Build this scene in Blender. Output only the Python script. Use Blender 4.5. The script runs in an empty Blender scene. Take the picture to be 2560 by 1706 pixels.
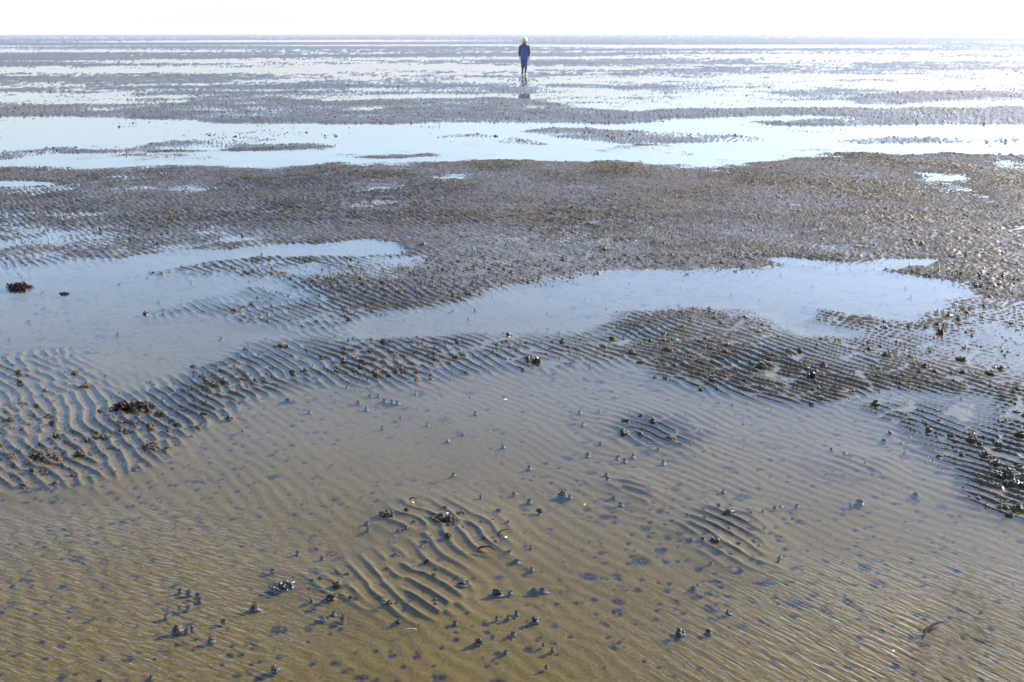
import bpy, bmesh, math, random
import numpy as np
from mathutils import Matrix, Vector, Euler

scene = bpy.context.scene
COL = scene.collection
R = math.radians

# ------------------------------------------------------------------ camera
CAM_H = 1.85
LENS_PX = 2500.0                       # focal length in photo pixels (2560 wide)
PITCH = math.atan((853 - 79.5) / LENS_PX)
ROLL = R(-0.135)
cam_data = bpy.data.cameras.new('camera')
cam_data.sensor_width = 36.0
cam_data.lens = 36.0 * LENS_PX / 2560.0
cam_data.clip_start = 0.05
cam_data.clip_end = 20000
cam = bpy.data.objects.new('camera', cam_data)
COL.objects.link(cam)
rot = Euler((math.pi / 2 - PITCH, 0, 0)).to_matrix() @ Matrix.Rotation(ROLL, 3, 'Z')
cam.matrix_world = Matrix.Translation((0, 0, CAM_H)) @ rot.to_4x4()
scene.camera = cam

# ------------------------------------------------------------------ world, sun, exposure
SUN_EL, SUN_AZ = R(23), R(58)          # azimuth measured from straight ahead (+Y) towards +X
HAZE_TOP = .22
HAZE_COL = (1.72, 1.76, 2.0, 1)
world = bpy.data.worlds.new('World')
scene.world = world
world.use_nodes = True
wn = world.node_tree
for n in list(wn.nodes):
    wn.nodes.remove(n)
sky = wn.nodes.new('ShaderNodeTexSky')
sky.sky_type = 'NISHITA'
sky.sun_disc = False
sky.sun_elevation = SUN_EL
sky.sun_rotation = SUN_AZ
sky.altitude = 0
sky.air_density = 1.0
sky.dust_density = .6
sky.ozone_density = 3.2
bg = wn.nodes.new('ShaderNodeBackground')
bg.inputs['Strength'].default_value = 0.125
wo = wn.nodes.new('ShaderNodeOutputWorld')
# sea haze: the low sky pales to white all the way round
wtc = wn.nodes.new('ShaderNodeTexCoord')
wsx = wn.nodes.new('ShaderNodeSeparateXYZ')
wmr = wn.nodes.new('ShaderNodeMapRange')
wmr.interpolation_type = 'SMOOTHERSTEP'
wmr.inputs[1].default_value, wmr.inputs[2].default_value = -0.02, HAZE_TOP
wmr.inputs[3].default_value, wmr.inputs[4].default_value = 0.9, 0.0
wmx = wn.nodes.new('ShaderNodeMix')
wmx.data_type = 'RGBA'
wmx.inputs[7].default_value = HAZE_COL
wn.links.new(wtc.outputs['Generated'], wsx.inputs[0])
wn.links.new(wsx.outputs['Z'], wmr.inputs[0])
# haze scatters forward: thicker-looking towards the sun's side
wdt = wn.nodes.new('ShaderNodeVectorMath')
wdt.operation = 'DOT_PRODUCT'
wdt.inputs[1].default_value = (math.sin(SUN_AZ), math.cos(SUN_AZ), 0)
wm2 = wn.nodes.new('ShaderNodeMapRange')
wm2.inputs[1].default_value, wm2.inputs[2].default_value = -1.0, 0.3
wm2.inputs[3].default_value, wm2.inputs[4].default_value = 0.4, 1.0
wm3 = wn.nodes.new('ShaderNodeMath')
wm3.operation = 'MULTIPLY'
wtn = wn.nodes.new('ShaderNodeMix')
wtn.data_type = 'RGBA'
wtn.blend_type = 'MULTIPLY'
wtn.inputs[0].default_value = 1
wtn.inputs[7].default_value = (1.02, .985, 1.04, 1)
wn.links.new(wtc.outputs['Generated'], wdt.inputs[0])
wn.links.new(wdt.outputs['Value'], wm2.inputs[0])
wn.links.new(wm2.outputs[0], wm3.inputs[0])
wn.links.new(wmr.outputs[0], wm3.inputs[1])
wn.links.new(wm3.outputs[0], wmx.inputs[0])
wn.links.new(sky.outputs[0], wtn.inputs[6])
wn.links.new(wtn.outputs[2], wmx.inputs[6])
wn.links.new(wmx.outputs[2], bg.inputs['Color'])
wn.links.new(bg.outputs[0], wo.inputs['Surface'])

sun_data = bpy.data.lights.new('sun', 'SUN')
sun_data.energy = 5.0
sun_data.angle = R(0.5)
sun_data.color = (1.0, 0.94, 0.86)
sun = bpy.data.objects.new('sun', sun_data)
COL.objects.link(sun)
to_sun = Vector((math.sin(SUN_AZ) * math.cos(SUN_EL), math.cos(SUN_AZ) * math.cos(SUN_EL), math.sin(SUN_EL)))
sun.rotation_euler = (-to_sun).to_track_quat('-Z', 'Y').to_euler()

scene.view_settings.view_transform = 'Standard'
scene.view_settings.look = 'None'
scene.view_settings.gamma = 1.0
scene.view_settings.use_curve_mapping = False
scene.view_settings.exposure = 1.88
scene.cycles.max_bounces = 6
scene.cycles.transparent_max_bounces = 12
scene.cycles.sample_clamp_indirect = 8
scene.cycles.caustics_reflective = False

# ------------------------------------------------------------------ photo pixel -> point on the flat
ROT = np.array(rot)


def horizon_shift(u, v):
    """the photo's horizon bows a little (lens); ours is straight"""
    t = (u - 1280) / 1280.0
    photo = 76 + 18 * t * t - 6 * t
    mine = 79.5 - 6 * t
    return (mine - photo) * np.exp(-np.maximum(v - photo, 0) / 160.0)


def ground(u, v, z=0.0, shift=True):
    u = np.asarray(u, float)
    v = np.asarray(v, float)
    if shift:
        v = v + horizon_shift(np.clip(u, 0, 2560), v)
    d = np.stack([(u - 1280) / LENS_PX, -(v - 853) / LENS_PX, -np.ones_like(u)], -1) @ ROT.T
    t = (z - CAM_H) / np.minimum(d[..., 2], -1e-5)
    return d[..., 0] * t, d[..., 1] * t


# ------------------------------------------------------------------ noise helpers
_lat = np.random.default_rng(11).uniform(-1, 1, (256, 256))


def vnoise(x, y, seed=0):
    x = x + seed * 17.37
    y = y + seed * 9.71
    xi = np.floor(x).astype(np.int64)
    yi = np.floor(y).astype(np.int64)
    fx = x - xi
    fy = y - yi
    fx = fx * fx * (3 - 2 * fx)
    fy = fy * fy * (3 - 2 * fy)
    a = _lat[yi & 255, xi & 255]
    b = _lat[yi & 255, (xi + 1) & 255]
    c = _lat[(yi + 1) & 255, xi & 255]
    d = _lat[(yi + 1) & 255, (xi + 1) & 255]
    return (a * (1 - fx) + b * fx) * (1 - fy) + (c * (1 - fx) + d * fx) * fy


def sstep(a, b, x):
    t = np.clip((x - a) / (b - a), 0, 1)
    return t * t * (3 - 2 * t)


# ripple field: oriented band-passed noise, so crests wander, fork and end like real ones
RIP_L = 0.061
RIP_N, RIP_C = 2048, 0.0075


def ripple_tile():
    rng = np.random.default_rng(5)
    k = np.fft.fftfreq(RIP_N, RIP_C)
    kx, ky = np.meshgrid(k, k)
    kk = np.hypot(kx, ky)
    ang = np.arctan2(ky, kx)
    k0 = 1 / RIP_L
    da = np.angle(np.exp(1j * (ang - R(39))))
    spec = np.exp(-0.5 * ((kk - k0) / (0.14 * k0)) ** 2) * np.exp(-0.5 * (da / R(12)) ** 2)
    w = rng.standard_normal((RIP_N, RIP_N)) + 1j * rng.standard_normal((RIP_N, RIP_N))
    a = np.fft.ifft2(spec * w)
    return (a / np.sqrt(np.mean(np.abs(a) ** 2))).astype(np.complex64)


RIP = ripple_tile()


def tsample(tile, cell, x, y):
    n = tile.shape[0]
    x = x / cell
    y = y / cell
    xi = np.floor(x).astype(np.int64)
    yi = np.floor(y).astype(np.int64)
    fx = (x - xi).astype(np.float32)
    fy = (y - yi).astype(np.float32)
    x0, x1, y0, y1 = xi % n, (xi + 1) % n, yi % n, (yi + 1) % n
    return (tile[y0, x0] * (1 - fx) + tile[y0, x1] * fx) * (1 - fy) + (tile[y1, x0] * (1 - fx) + tile[y1, x1] * fx) * fy


# feeding pits with dark fines: blotchy 2-4 cm hollows
PIT_N, PIT_C = 2048, 0.005


def pit_tile():
    rng = np.random.default_rng(8)
    t = np.zeros((PIT_N, PIT_N), np.float32)
    m = 9
    g = np.arange(-m, m + 1) * PIT_C
    X, Y = np.meshgrid(g, g)
    rough = np.random.default_rng(3).standard_normal((PIT_N, PIT_N)).astype(np.float32)
    rough = (rough + np.roll(rough, 1, 0) + np.roll(rough, 1, 1) + np.roll(rough, (1, 1), (0, 1))) / 2
    for i in range(22000):
        if i % 3 == 0 or i == 0:
            hx, hy = rng.integers(m, PIT_N - m, 2)
        cx = int(np.clip(hx + rng.normal(0, 28), m, PIT_N - m - 1))
        cy = int(np.clip(hy + rng.normal(0, 24), m, PIT_N - m - 1))
        s = rng.lognormal(math.log(.0066), .40) * (1.3 if rng.random() < 0.15 else 1)
        a = rng.uniform(0, math.pi)
        e = rng.uniform(0.55, 1.0)
        u = (X * math.cos(a) + Y * math.sin(a)) / s
        v = (-X * math.sin(a) + Y * math.cos(a)) / (s * e)
        t[cy - m:cy + m + 1, cx - m:cx + m + 1] += rng.uniform(0.5, 1.3) * np.exp(-0.5 * (u * u + v * v) ** 1.2)
    return np.clip(t * (1 + 0.6 * rough), 0, 1.2)


PIT = pit_tile()

# ------------------------------------------------------------------ the lie of the land, traced from the photo
# polygons in the coordinates of the 2353 px wide view; (level in cm over the water, softness, points)
S = 2560 / 2353.0
DEEP = -1.8
BANKS = [
    # the great bank across the middle
    (0.5, .045, [(-400, 392), (0, 384), (300, 378), (640, 379), (900, 374), (1100, 364), (1300, 368), (1500, 378), (1650, 380), (1750, 368), (1900, 358), (2100, 352), (2353, 362), (2800, 370),
                  (2800, 760), (2353, 720), (2230, 670), (2150, 640), (1950, 612), (1800, 606), (1700, 622), (1560, 626), (1420, 622), (1280, 645), (1160, 668), (1000, 704), (850, 718), (740, 706),
                  (640, 655), (500, 640), (380, 640), (330, 618), (200, 600), (0, 612), (-400, 630)]),
    (.75, .05, [(-400, 400), (0, 395), (500, 392), (1000, 390), (1500, 396), (2000, 385), (2800, 392), (2800, 470), (2000, 480), (1500, 500), (1100, 520), (700, 500), (300, 510), (0, 540), (-400, 560)]),
    # pools inside it
    (-1.3, .012, [(170, 628), (330, 583), (520, 572), (700, 560), (850, 545), (915, 560), (900, 585), (740, 590), (600, 592), (480, 603), (400, 618), (300, 636), (200, 650)]),
    (-0.3, .02, [(560, 600), (760, 590), (980, 590), (900, 640), (700, 640)]),
    (-1.0, .012, [(1740, 588), (1950, 592), (2150, 592), (2130, 612), (1900, 620), (1790, 604)]),
    (-1.2, .012, [(-300, 420), (0, 414), (90, 416), (120, 424), (0, 432), (-300, 440)]),
    (-0.45, .02, [(2140, 400), (2190, 395), (2250, 403), (2225, 414), (2160, 413)]),
    (-0.5, .02, [(2290, 515), (2500, 512), (2500, 530), (2310, 530)]),
    (-0.2, .03, [(0, 560), (160, 585), (0, 600)]),
    # arc and loose crests at the pool's edge, left of centre
    (-0.35, .02, [(330, 735), (340, 708), (420, 690), (560, 645), (740, 690), (860, 712), (800, 760), (700, 770), (560, 735), (420, 722)]),
    (-0.5, .03, [(430, 870), (560, 770), (720, 760), (700, 830), (600, 880)]),
    (-0.75, .03, [(0, 600), (160, 620), (100, 650), (0, 645)]),
    # left bar
    (-0.0, .035, [(-400, 860), (0, 810), (170, 790), (260, 830), (330, 860), (470, 850), (640, 820), (700, 870), (680, 905), (560, 940), (470, 975), (380, 1055), (240, 1110), (0, 1130), (-400, 1140)]),
    (0.2, .03, [(-400, 950), (0, 930), (200, 930), (420, 900), (560, 900), (440, 960), (300, 1040), (0, 1080), (-400, 1100)]),
    (-0.7, .03, [(230, 850), (440, 840), (420, 880), (300, 900), (240, 890)]),
    # middle bar
    (-0.05, .035, [(650, 800), (720, 755), (860, 770), (1010, 755), (1150, 755), (1310, 748), (1400, 735), (1450, 712), (1600, 700), (1720, 712), (1790, 745), (1840, 765), (1950, 765), (2080, 760), (2200, 800), (2353, 850), (2800, 900),
                (2800, 960), (2353, 930), (2200, 925), (2010, 900), (1900, 945), (1750, 935), (1600, 905), (1500, 880), (1430, 850), (1290, 862), (1150, 865), (1000, 890), (850, 895), (700, 895), (640, 850)]),
    (0.45, .03, [(1430, 745), (1560, 715), (1700, 730), (1850, 775), (2050, 800), (2200, 840), (2230, 880), (2050, 890), (1900, 925), (1740, 915), (1600, 880), (1450, 820)]),
    (0.25, .03, [(700, 800), (900, 780), (1050, 800), (1400, 765), (1430, 820), (1200, 830), (900, 860), (760, 850)]),
    # right side ripple fields
    (-0.25, .02, [(1850, 740), (1890, 705), (2100, 740), (2200, 690), (2353, 690), (2800, 720), (2800, 900), (2353, 860), (2150, 790), (1980, 770)]),
    (-0.4, .03, [(1930, 930), (2100, 905), (2353, 900), (2800, 920), (2800, 1250), (2353, 1195), (2250, 1170), (2150, 1080), (2030, 1000)]),
    (-0.05, .02, [(2230, 1080), (2353, 1060), (2800, 1080), (2800, 1200), (2353, 1180), (2280, 1160)]),
    (-0.65, .045, [(1370, 1020), (1400, 945), (1560, 915), (1740, 935), (1730, 990), (1600, 1040), (1460, 1030)]),
    (-0.2, .04, [(1430, 985), (1500, 970), (1590, 1010), (1560, 1030), (1460, 1020)]),
    (-0.6, .025, [(1850, 1060), (1890, 1020), (2050, 1030), (2060, 1090), (1920, 1085)]),
    (-0.8, .02, [(1380, 1110), (1440, 1080), (1520, 1130), (1480, 1160)]),
    # foreground ripple patches
    (-0.35, .045, [(860, 1200), (900, 1145), (1060, 1135), (1180, 1190), (1180, 1270), (1060, 1290), (940, 1240)]),
    (-0.3, .045, [(640, 1300), (760, 1300), (880, 1255), (1010, 1270), (1110, 1330), (1080, 1400), (960, 1430), (840, 1420), (700, 1370)]),
    (-0.15, .04, [(1560, 1210), (1620, 1160), (1720, 1170), (1790, 1260), (1800, 1310), (1700, 1320), (1620, 1280)]),
    # far channel and what stands out of it
    (-1.2, .009, [(-400, 290), (0, 272), (280, 276), (500, 287), (860, 288), (1000, 285), (1270, 286), (1420, 290), (1500, 280), (1700, 287), (2000, 294), (2353, 294), (2800, 296),
                  (2800, 354), (2353, 347), (2150, 338), (1950, 346), (1780, 352), (1650, 367), (1500, 364), (1330, 352), (1180, 352), (960, 362), (620, 366), (400, 370), (0, 374), (-400, 380)]),
    (0.15, .009, [(0, 372), (-300, 375), (-300, 355), (0, 352), (150, 341), (230, 345), (380, 340), (480, 345), (300, 352), (120, 356)]),
    (0.5, .012, [(500, 345), (560, 331), (700, 328), (800, 334), (740, 344), (600, 348)]),
    (-0.15, .012, [(260, 345), (420, 322), (620, 318), (700, 324), (560, 334), (400, 344)]),
    (0.6, .010, [(1190, 300), (1280, 292), (1500, 300), (1700, 312), (1780, 322), (1600, 328), (1420, 330), (1300, 316)]),
    (0.3, .010, [(1900, 326), (2050, 318), (2250, 316), (2500, 320), (2500, 332), (2300, 331), (2000, 334)]),
    (-0.1, .010, [(1050, 305), (1200, 312), (1250, 330), (1100, 336), (950, 322)]),
    (-0.1, .010, [(1780, 296), (1950, 300), (1900, 308), (1760, 305)]),
    (0.0, .009, [(800, 358), (980, 352), (1000, 356), (850, 363)]),
    # second bank
    (1.3, .012, [(-400, 242), (0, 240), (160, 243), (480, 232), (620, 226), (740, 232), (980, 226), (1140, 222), (1260, 234), (1350, 247), (1450, 258), (1600, 250), (1900, 250), (2060, 250), (2353, 246), (2800, 246),
                 (2800, 292), (2353, 290), (2000, 290), (1780, 286), (1700, 278), (1560, 270), (1500, 278), (1420, 285), (1260, 283), (1000, 281), (900, 285), (500, 284), (300, 274), (0, 270), (-400, 275)]),
    (-0.8, .009, [(1590, 270), (1900, 264), (1960, 270), (1800, 277), (1640, 277)]),
    # pools and strips above it
    (-1.4, .009, [(-400, 226), (0, 220), (300, 219), (500, 220), (420, 226), (180, 228), (0, 233), (-400, 236)]),
    (-1.4, .006, [(160, 240), (240, 234), (440, 231), (400, 239), (250, 243)]),
    (-1.4, .009, [(720, 229), (760, 221), (900, 216), (1120, 217), (1080, 223), (880, 228), (760, 232)]),
    (1.2, .009, [(-400, 212), (0, 210), (220, 207), (500, 197), (800, 195), (1100, 196), (1240, 198), (1220, 212), (1120, 214), (900, 214), (760, 220), (600, 218), (300, 216), (0, 218), (-400, 220)]),
    (-1.3, .006, [(-400, 203), (0, 199), (250, 198), (500, 191), (640, 190), (620, 195), (400, 200), (220, 206), (0, 208), (-400, 212)]),
    (-1.3, .009, [(1230, 216), (1300, 208), (1500, 212), (1700, 206), (1800, 222), (1950, 232), (2010, 246), (1850, 250), (1600, 247), (1420, 252), (1330, 243), (1260, 232), (1600, 228), (1450, 222)]),
    (1.2, .009, [(1930, 240), (1990, 222), (2120, 214), (2353, 214), (2800, 214), (2800, 226), (2353, 228), (2150, 232), (2060, 244)]),
    (-1.2, .006, [(2050, 246), (2150, 240), (2353, 236), (2600, 236), (2600, 242), (2200, 252)]),
    (1.5, .009, [(-400, 190), (0, 189), (200, 193), (420, 191), (560, 189), (640, 186), (660, 178), (560, 172), (320, 171), (0, 175), (-400, 178)]),
    (0.8, .009, [(640, 184), (900, 180), (980, 186), (1140, 192), (1000, 194), (860, 190), (700, 190)]),
    (-1.2, .006, [(640, 172), (900, 170), (1230, 176), (1500, 186), (1900, 186), (2100, 176), (1700, 168), (1300, 162), (900, 160), (660, 164)]),
    (1.0, .006, [(1250, 196), (1400, 192), (1650, 196), (1900, 200), (2050, 208), (1850, 210), (1600, 204), (1400, 203)]),
    (-1.3, .009, [(1780, 180), (2050, 178), (2353, 186), (2700, 190), (2700, 204), (2353, 200), (2100, 206), (1950, 196)]),
    (0.9, .006, [(1900, 186), (2040, 184), (2080, 191), (1960, 194)]),
    # long thin bars towards the horizon
    (1.3, .006, [(760, 138), (1240, 136), (1560, 137), (1800, 142), (1700, 147), (1300, 145), (900, 144)]),
    (1.2, .006, [(380, 128), (700, 124), (1200, 116), (1500, 122), (1350, 127), (1000, 126), (700, 130)]),
    (1.0, .006, [(-400, 152), (0, 150), (300, 150), (560, 146), (500, 152), (200, 158), (0, 160)]),
    (1.0, .006, [(-400, 122), (0, 120), (300, 117), (640, 118), (400, 124), (0, 128)]),
    (-1.3, .006, [(640, 150), (900, 146), (1200, 152), (1600, 154), (1500, 160), (1100, 158), (800, 156)]),
    (-1.3, .006, [(-400, 163), (0, 164), (300, 162), (560, 158), (700, 163), (400, 168), (0, 171)]),
    (-1.4, .006, [(1700, 142), (1850, 126), (2353, 124), (2700, 126), (2700, 142), (2200, 146), (1900, 150)]),
]
TH0, TH1, NTH = -0.80, 0.80, 640
LR0, LR1, NLR = math.log(1.4), math.log(160.0), 1300


def q_of(x, y):
    return np.arctan2(x, y), np.log(np.hypot(x, y))


def level_map():
    th, lr = np.meshgrid(np.linspace(TH0, TH1, NTH), np.linspace(LR0, LR1, NLR))
    rr = np.exp(lr)
    gx, gy = rr * np.sin(th), rr * np.cos(th)
    # ragged edges: shift the lookup a little, more per metre of distance
    wth, wlr = th.copy(), lr.copy()
    for lam, amp in ((0.12, .008), (0.05, .006), (0.02, .0035), (0.008, .002)):
        wth = wth + amp * vnoise(th / lam, lr / lam, 3)
        wlr = wlr + amp * 0.9 * vnoise(th / lam, lr / (lam * .6), 7)
    t = sstep(math.log(20), math.log(34), lr)
    L = DEEP * (1 - t) - .1 * t
    for lev, soft, pts in BANKS:
        p = np.array(pts, float) * S
        px, py = ground(p[:, 0], p[:, 1])
        qt, ql = q_of(px, py)
        m = soft * 1.6
        i0, i1 = np.searchsorted(lr[:, 0], [ql.min() - m - .02, ql.max() + m + .02])
        j0, j1 = np.searchsorted(th[0], [qt.min() - m - .02, qt.max() + m + .02])
        if i1 <= i0 or j1 <= j0:
            continue
        A, B = wth[i0:i1, j0:j1], wlr[i0:i1, j0:j1]
        d2 = np.full(A.shape, 1e9)
        inside = np.zeros(A.shape, bool)
        n = len(qt)
        for k in range(n):
            ax, ay, bx, by = qt[k], ql[k], qt[(k + 1) % n], ql[(k + 1) % n]
            ex, ey = bx - ax, by - ay
            t = np.clip(((A - ax) * ex + (B - ay) * ey) / (ex * ex + ey * ey + 1e-12), 0, 1)
            d2 = np.minimum(d2, (A - ax - t * ex) ** 2 + (B - ay - t * ey) ** 2)
            if ay != by:
                c = ((ay > B) != (by > B)) & (A < (bx - ax) * (B - ay) / (by - ay) + ax)
                inside ^= c
        d = np.sqrt(d2) * np.where(inside, 1, -1)
        w = sstep(-soft, soft, d)
        L[i0:i1, j0:j1] = L[i0:i1, j0:j1] * (1 - w) + lev * w
    return L


LEVEL = level_map()
SMOOTH_C = [ground(870 * S, 1010 * S), ground(1010 * S, 1010 * S)]     # sand without ripples between the bars


def level(x, y, dr=0.0):
    th, lr = q_of(x, y)
    r = np.exp(lr)
    a = np.clip((th - TH0) / (TH1 - TH0), 0, .9999) * (NTH - 1)
    b = np.clip((lr - LR0) / (LR1 - LR0), 0, .9999) * (NLR - 1)
    ai, bi = a.astype(int), b.astype(int)
    fa, fb = a - ai, b - bi
    L = (LEVEL[bi, ai] * (1 - fa) + LEVEL[bi, ai + 1] * fa) * (1 - fb) + (LEVEL[bi + 1, ai] * (1 - fa) + LEVEL[bi + 1, ai + 1] * fa) * fb
    # far out the traced bars give way to chance ones
    F = np.zeros_like(L)
    for i, lam in enumerate((0.35, 0.8, 1.7, 3.5, 7.0, 15.0, 33.0, 75.0, 170.0)):
        w = sstep(0.7, 2.0, lam / np.maximum(dr, 1e-3)) * (1 - sstep(.10, .30, lam / r))
        F = F + w * vnoise(x / (lam * 2.6), y / lam, 20 + i) * .8
    far = sstep(math.log(58), math.log(110), lr)
    untraced = sstep(math.log(15), math.log(48), lr)
    L = L * (1 - .4 * untraced)
    L = L * (1 - far) + far * (.12 + 1.5 * F) + untraced * (1 - far) * 1.0 * F
    # local unevenness
    near = vnoise(x / 1.1, y / 1.1, 1) * .32 + vnoise(x / .45, y / .45, 2) * .24 + vnoise(x / .17, y / .17, 4) * .14
    near = near * (1 + .9 * sstep(5, 9, r) + .4 * sstep(9, 14, r))
    return L + near * (1 - sstep(60, 150, r))


def height(x, y, dr=0.0, want_level=False):
    x = np.asarray(x, float)
    y = np.asarray(y, float)
    dr = np.asarray(dr, float) + np.zeros_like(x)
    r = np.hypot(x, y)
    L = level(x, y, dr)
    # ripples
    wx = x + .03 * vnoise(x / .55, y / .55, 31) + .012 * vnoise(x / .2, y / .2, 32)
    wy = y + .03 * vnoise(x / .55, y / .55, 33) + .012 * vnoise(x / .2, y / .2, 34)
    a = tsample(RIP, RIP_C, wx, wy)
    m = np.abs(a)
    c = np.real(a) / np.maximum(m, 1e-4)
    prof = (((c + 1) / 2) ** 3.0) * 2 - 1 + .42
    dry = sstep(-1.2, -.5, L)
    prof = prof * dry + c * (1 - dry)
    amp = .74 * sstep(.04, .45, m) * (.75 + .35 * vnoise(x / .8, y / .8, 41))
    amp = amp * (0.2 - .12 * sstep(4.5, 6.5, r) + (.8 + .12 * sstep(4.5, 6.5, r)) * sstep(-1.05, -.30, L)) * (1 - sstep(60, 160, r))
    amp = amp * (.68 + .32 * sstep(3.8, 5.2, r)) * (1 + .35 * sstep(7, 14, r))
    sm = np.ones_like(x)
    for cx, cy in SMOOTH_C:
        sm = sm * (1 - .85 * np.exp(-((x - cx) ** 2 + (y - cy) ** 2) / .42 ** 2))
    amp = amp * sm
    z = L + amp * prof
    pit = tsample(PIT, PIT_C, x, y)
    pw = (1 - sstep(-.6, .5, L)) * (0.5 + .5 * sstep(-.5, .5, vnoise(x / .7, y / .7, 51) + .3)) * (0.25 + .75 * sm)
    pit = pit * pw * (1 - sstep(12, 25, r))
    z = z - .35 * pit
    # banks far enough from the runnels are worked over by worms: knobbly all through
    kn = np.maximum(0, vnoise(x / .034, y / .04, 66) + .55 * vnoise(x / .022, y / .03, 67) - .12 + .25 * vnoise(x / .6, y / .6, 68))
    z = z + .85 * kn * (.35 + .9 * sstep(-.4, .5, vnoise(x / 1.6, y / 1.6, 69))) * sstep(-.35, .3, L) * sstep(5.5, 10, r)
    # grain of the surface, lumpy where it stands dry
    lump = vnoise(x / .024, y / .024, 61) * .6 + vnoise(x / .05, y / .05, 62) * .5
    z = z + lump * (.05 + .40 * sstep(-.5, .5, L)) * (1 - sstep(20, 60, r) * .6)
    z = z * .01 * (1 + r / 45)
    if want_level:
        return z, L, pit
    return z


# ------------------------------------------------------------------ material helpers
def new_mat(name):
    m = bpy.data.materials.new(name)
    m.use_nodes = True
    nt = m.node_tree
    for n in list(nt.nodes):
        nt.nodes.remove(n)
    out = nt.nodes.new('ShaderNodeOutputMaterial')
    return m, nt, out


def N(nt, kind, **kw):
    n = nt.nodes.new(kind)
    for k, v in kw.items():
        if k in n.inputs.keys():
            n.inputs[k].default_value = v
        else:
            setattr(n, k, v)
    return n


def simple_mat(name, col, rough=.6, var=.25, scale=40, bump=.3, bdist=.002, spec=.5, col2=None):
    m, nt, out = new_mat(name)
    L = nt.links.new
    p = N(nt, 'ShaderNodeBsdfPrincipled', Roughness=rough)
    p.inputs['Specular IOR Level'].default_value = spec
    tc = N(nt, 'ShaderNodeTexCoord')
    no = N(nt, 'ShaderNodeTexNoise', Scale=scale, Detail=4)
    L(tc.outputs['Object'], no.inputs['Vector'])
    mx = N(nt, 'ShaderNodeMix', data_type='RGBA')
    mx.inputs[6].default_value = tuple(c * (1 - var) for c in col) + (1,)
    mx.inputs[7].default_value = tuple(min(1, c * (1 + var)) for c in (col2 or col)) + (1,)
    rp = N(nt, 'ShaderNodeValToRGB')
    rp.color_ramp.elements[0].position = .35
    rp.color_ramp.elements[1].position = .65
    L(no.outputs[0], rp.inputs[0])
    L(rp.outputs[0], mx.inputs[0])
    L(mx.outputs[2], p.inputs['Base Color'])
    b = N(nt, 'ShaderNodeBump', Strength=bump, Distance=bdist)
    L(no.outputs[0], b.inputs['Height'])
    L(b.outputs[0], p.inputs['Normal'])
    L(p.outputs[0], out.inputs['Surface'])
    return m


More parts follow.
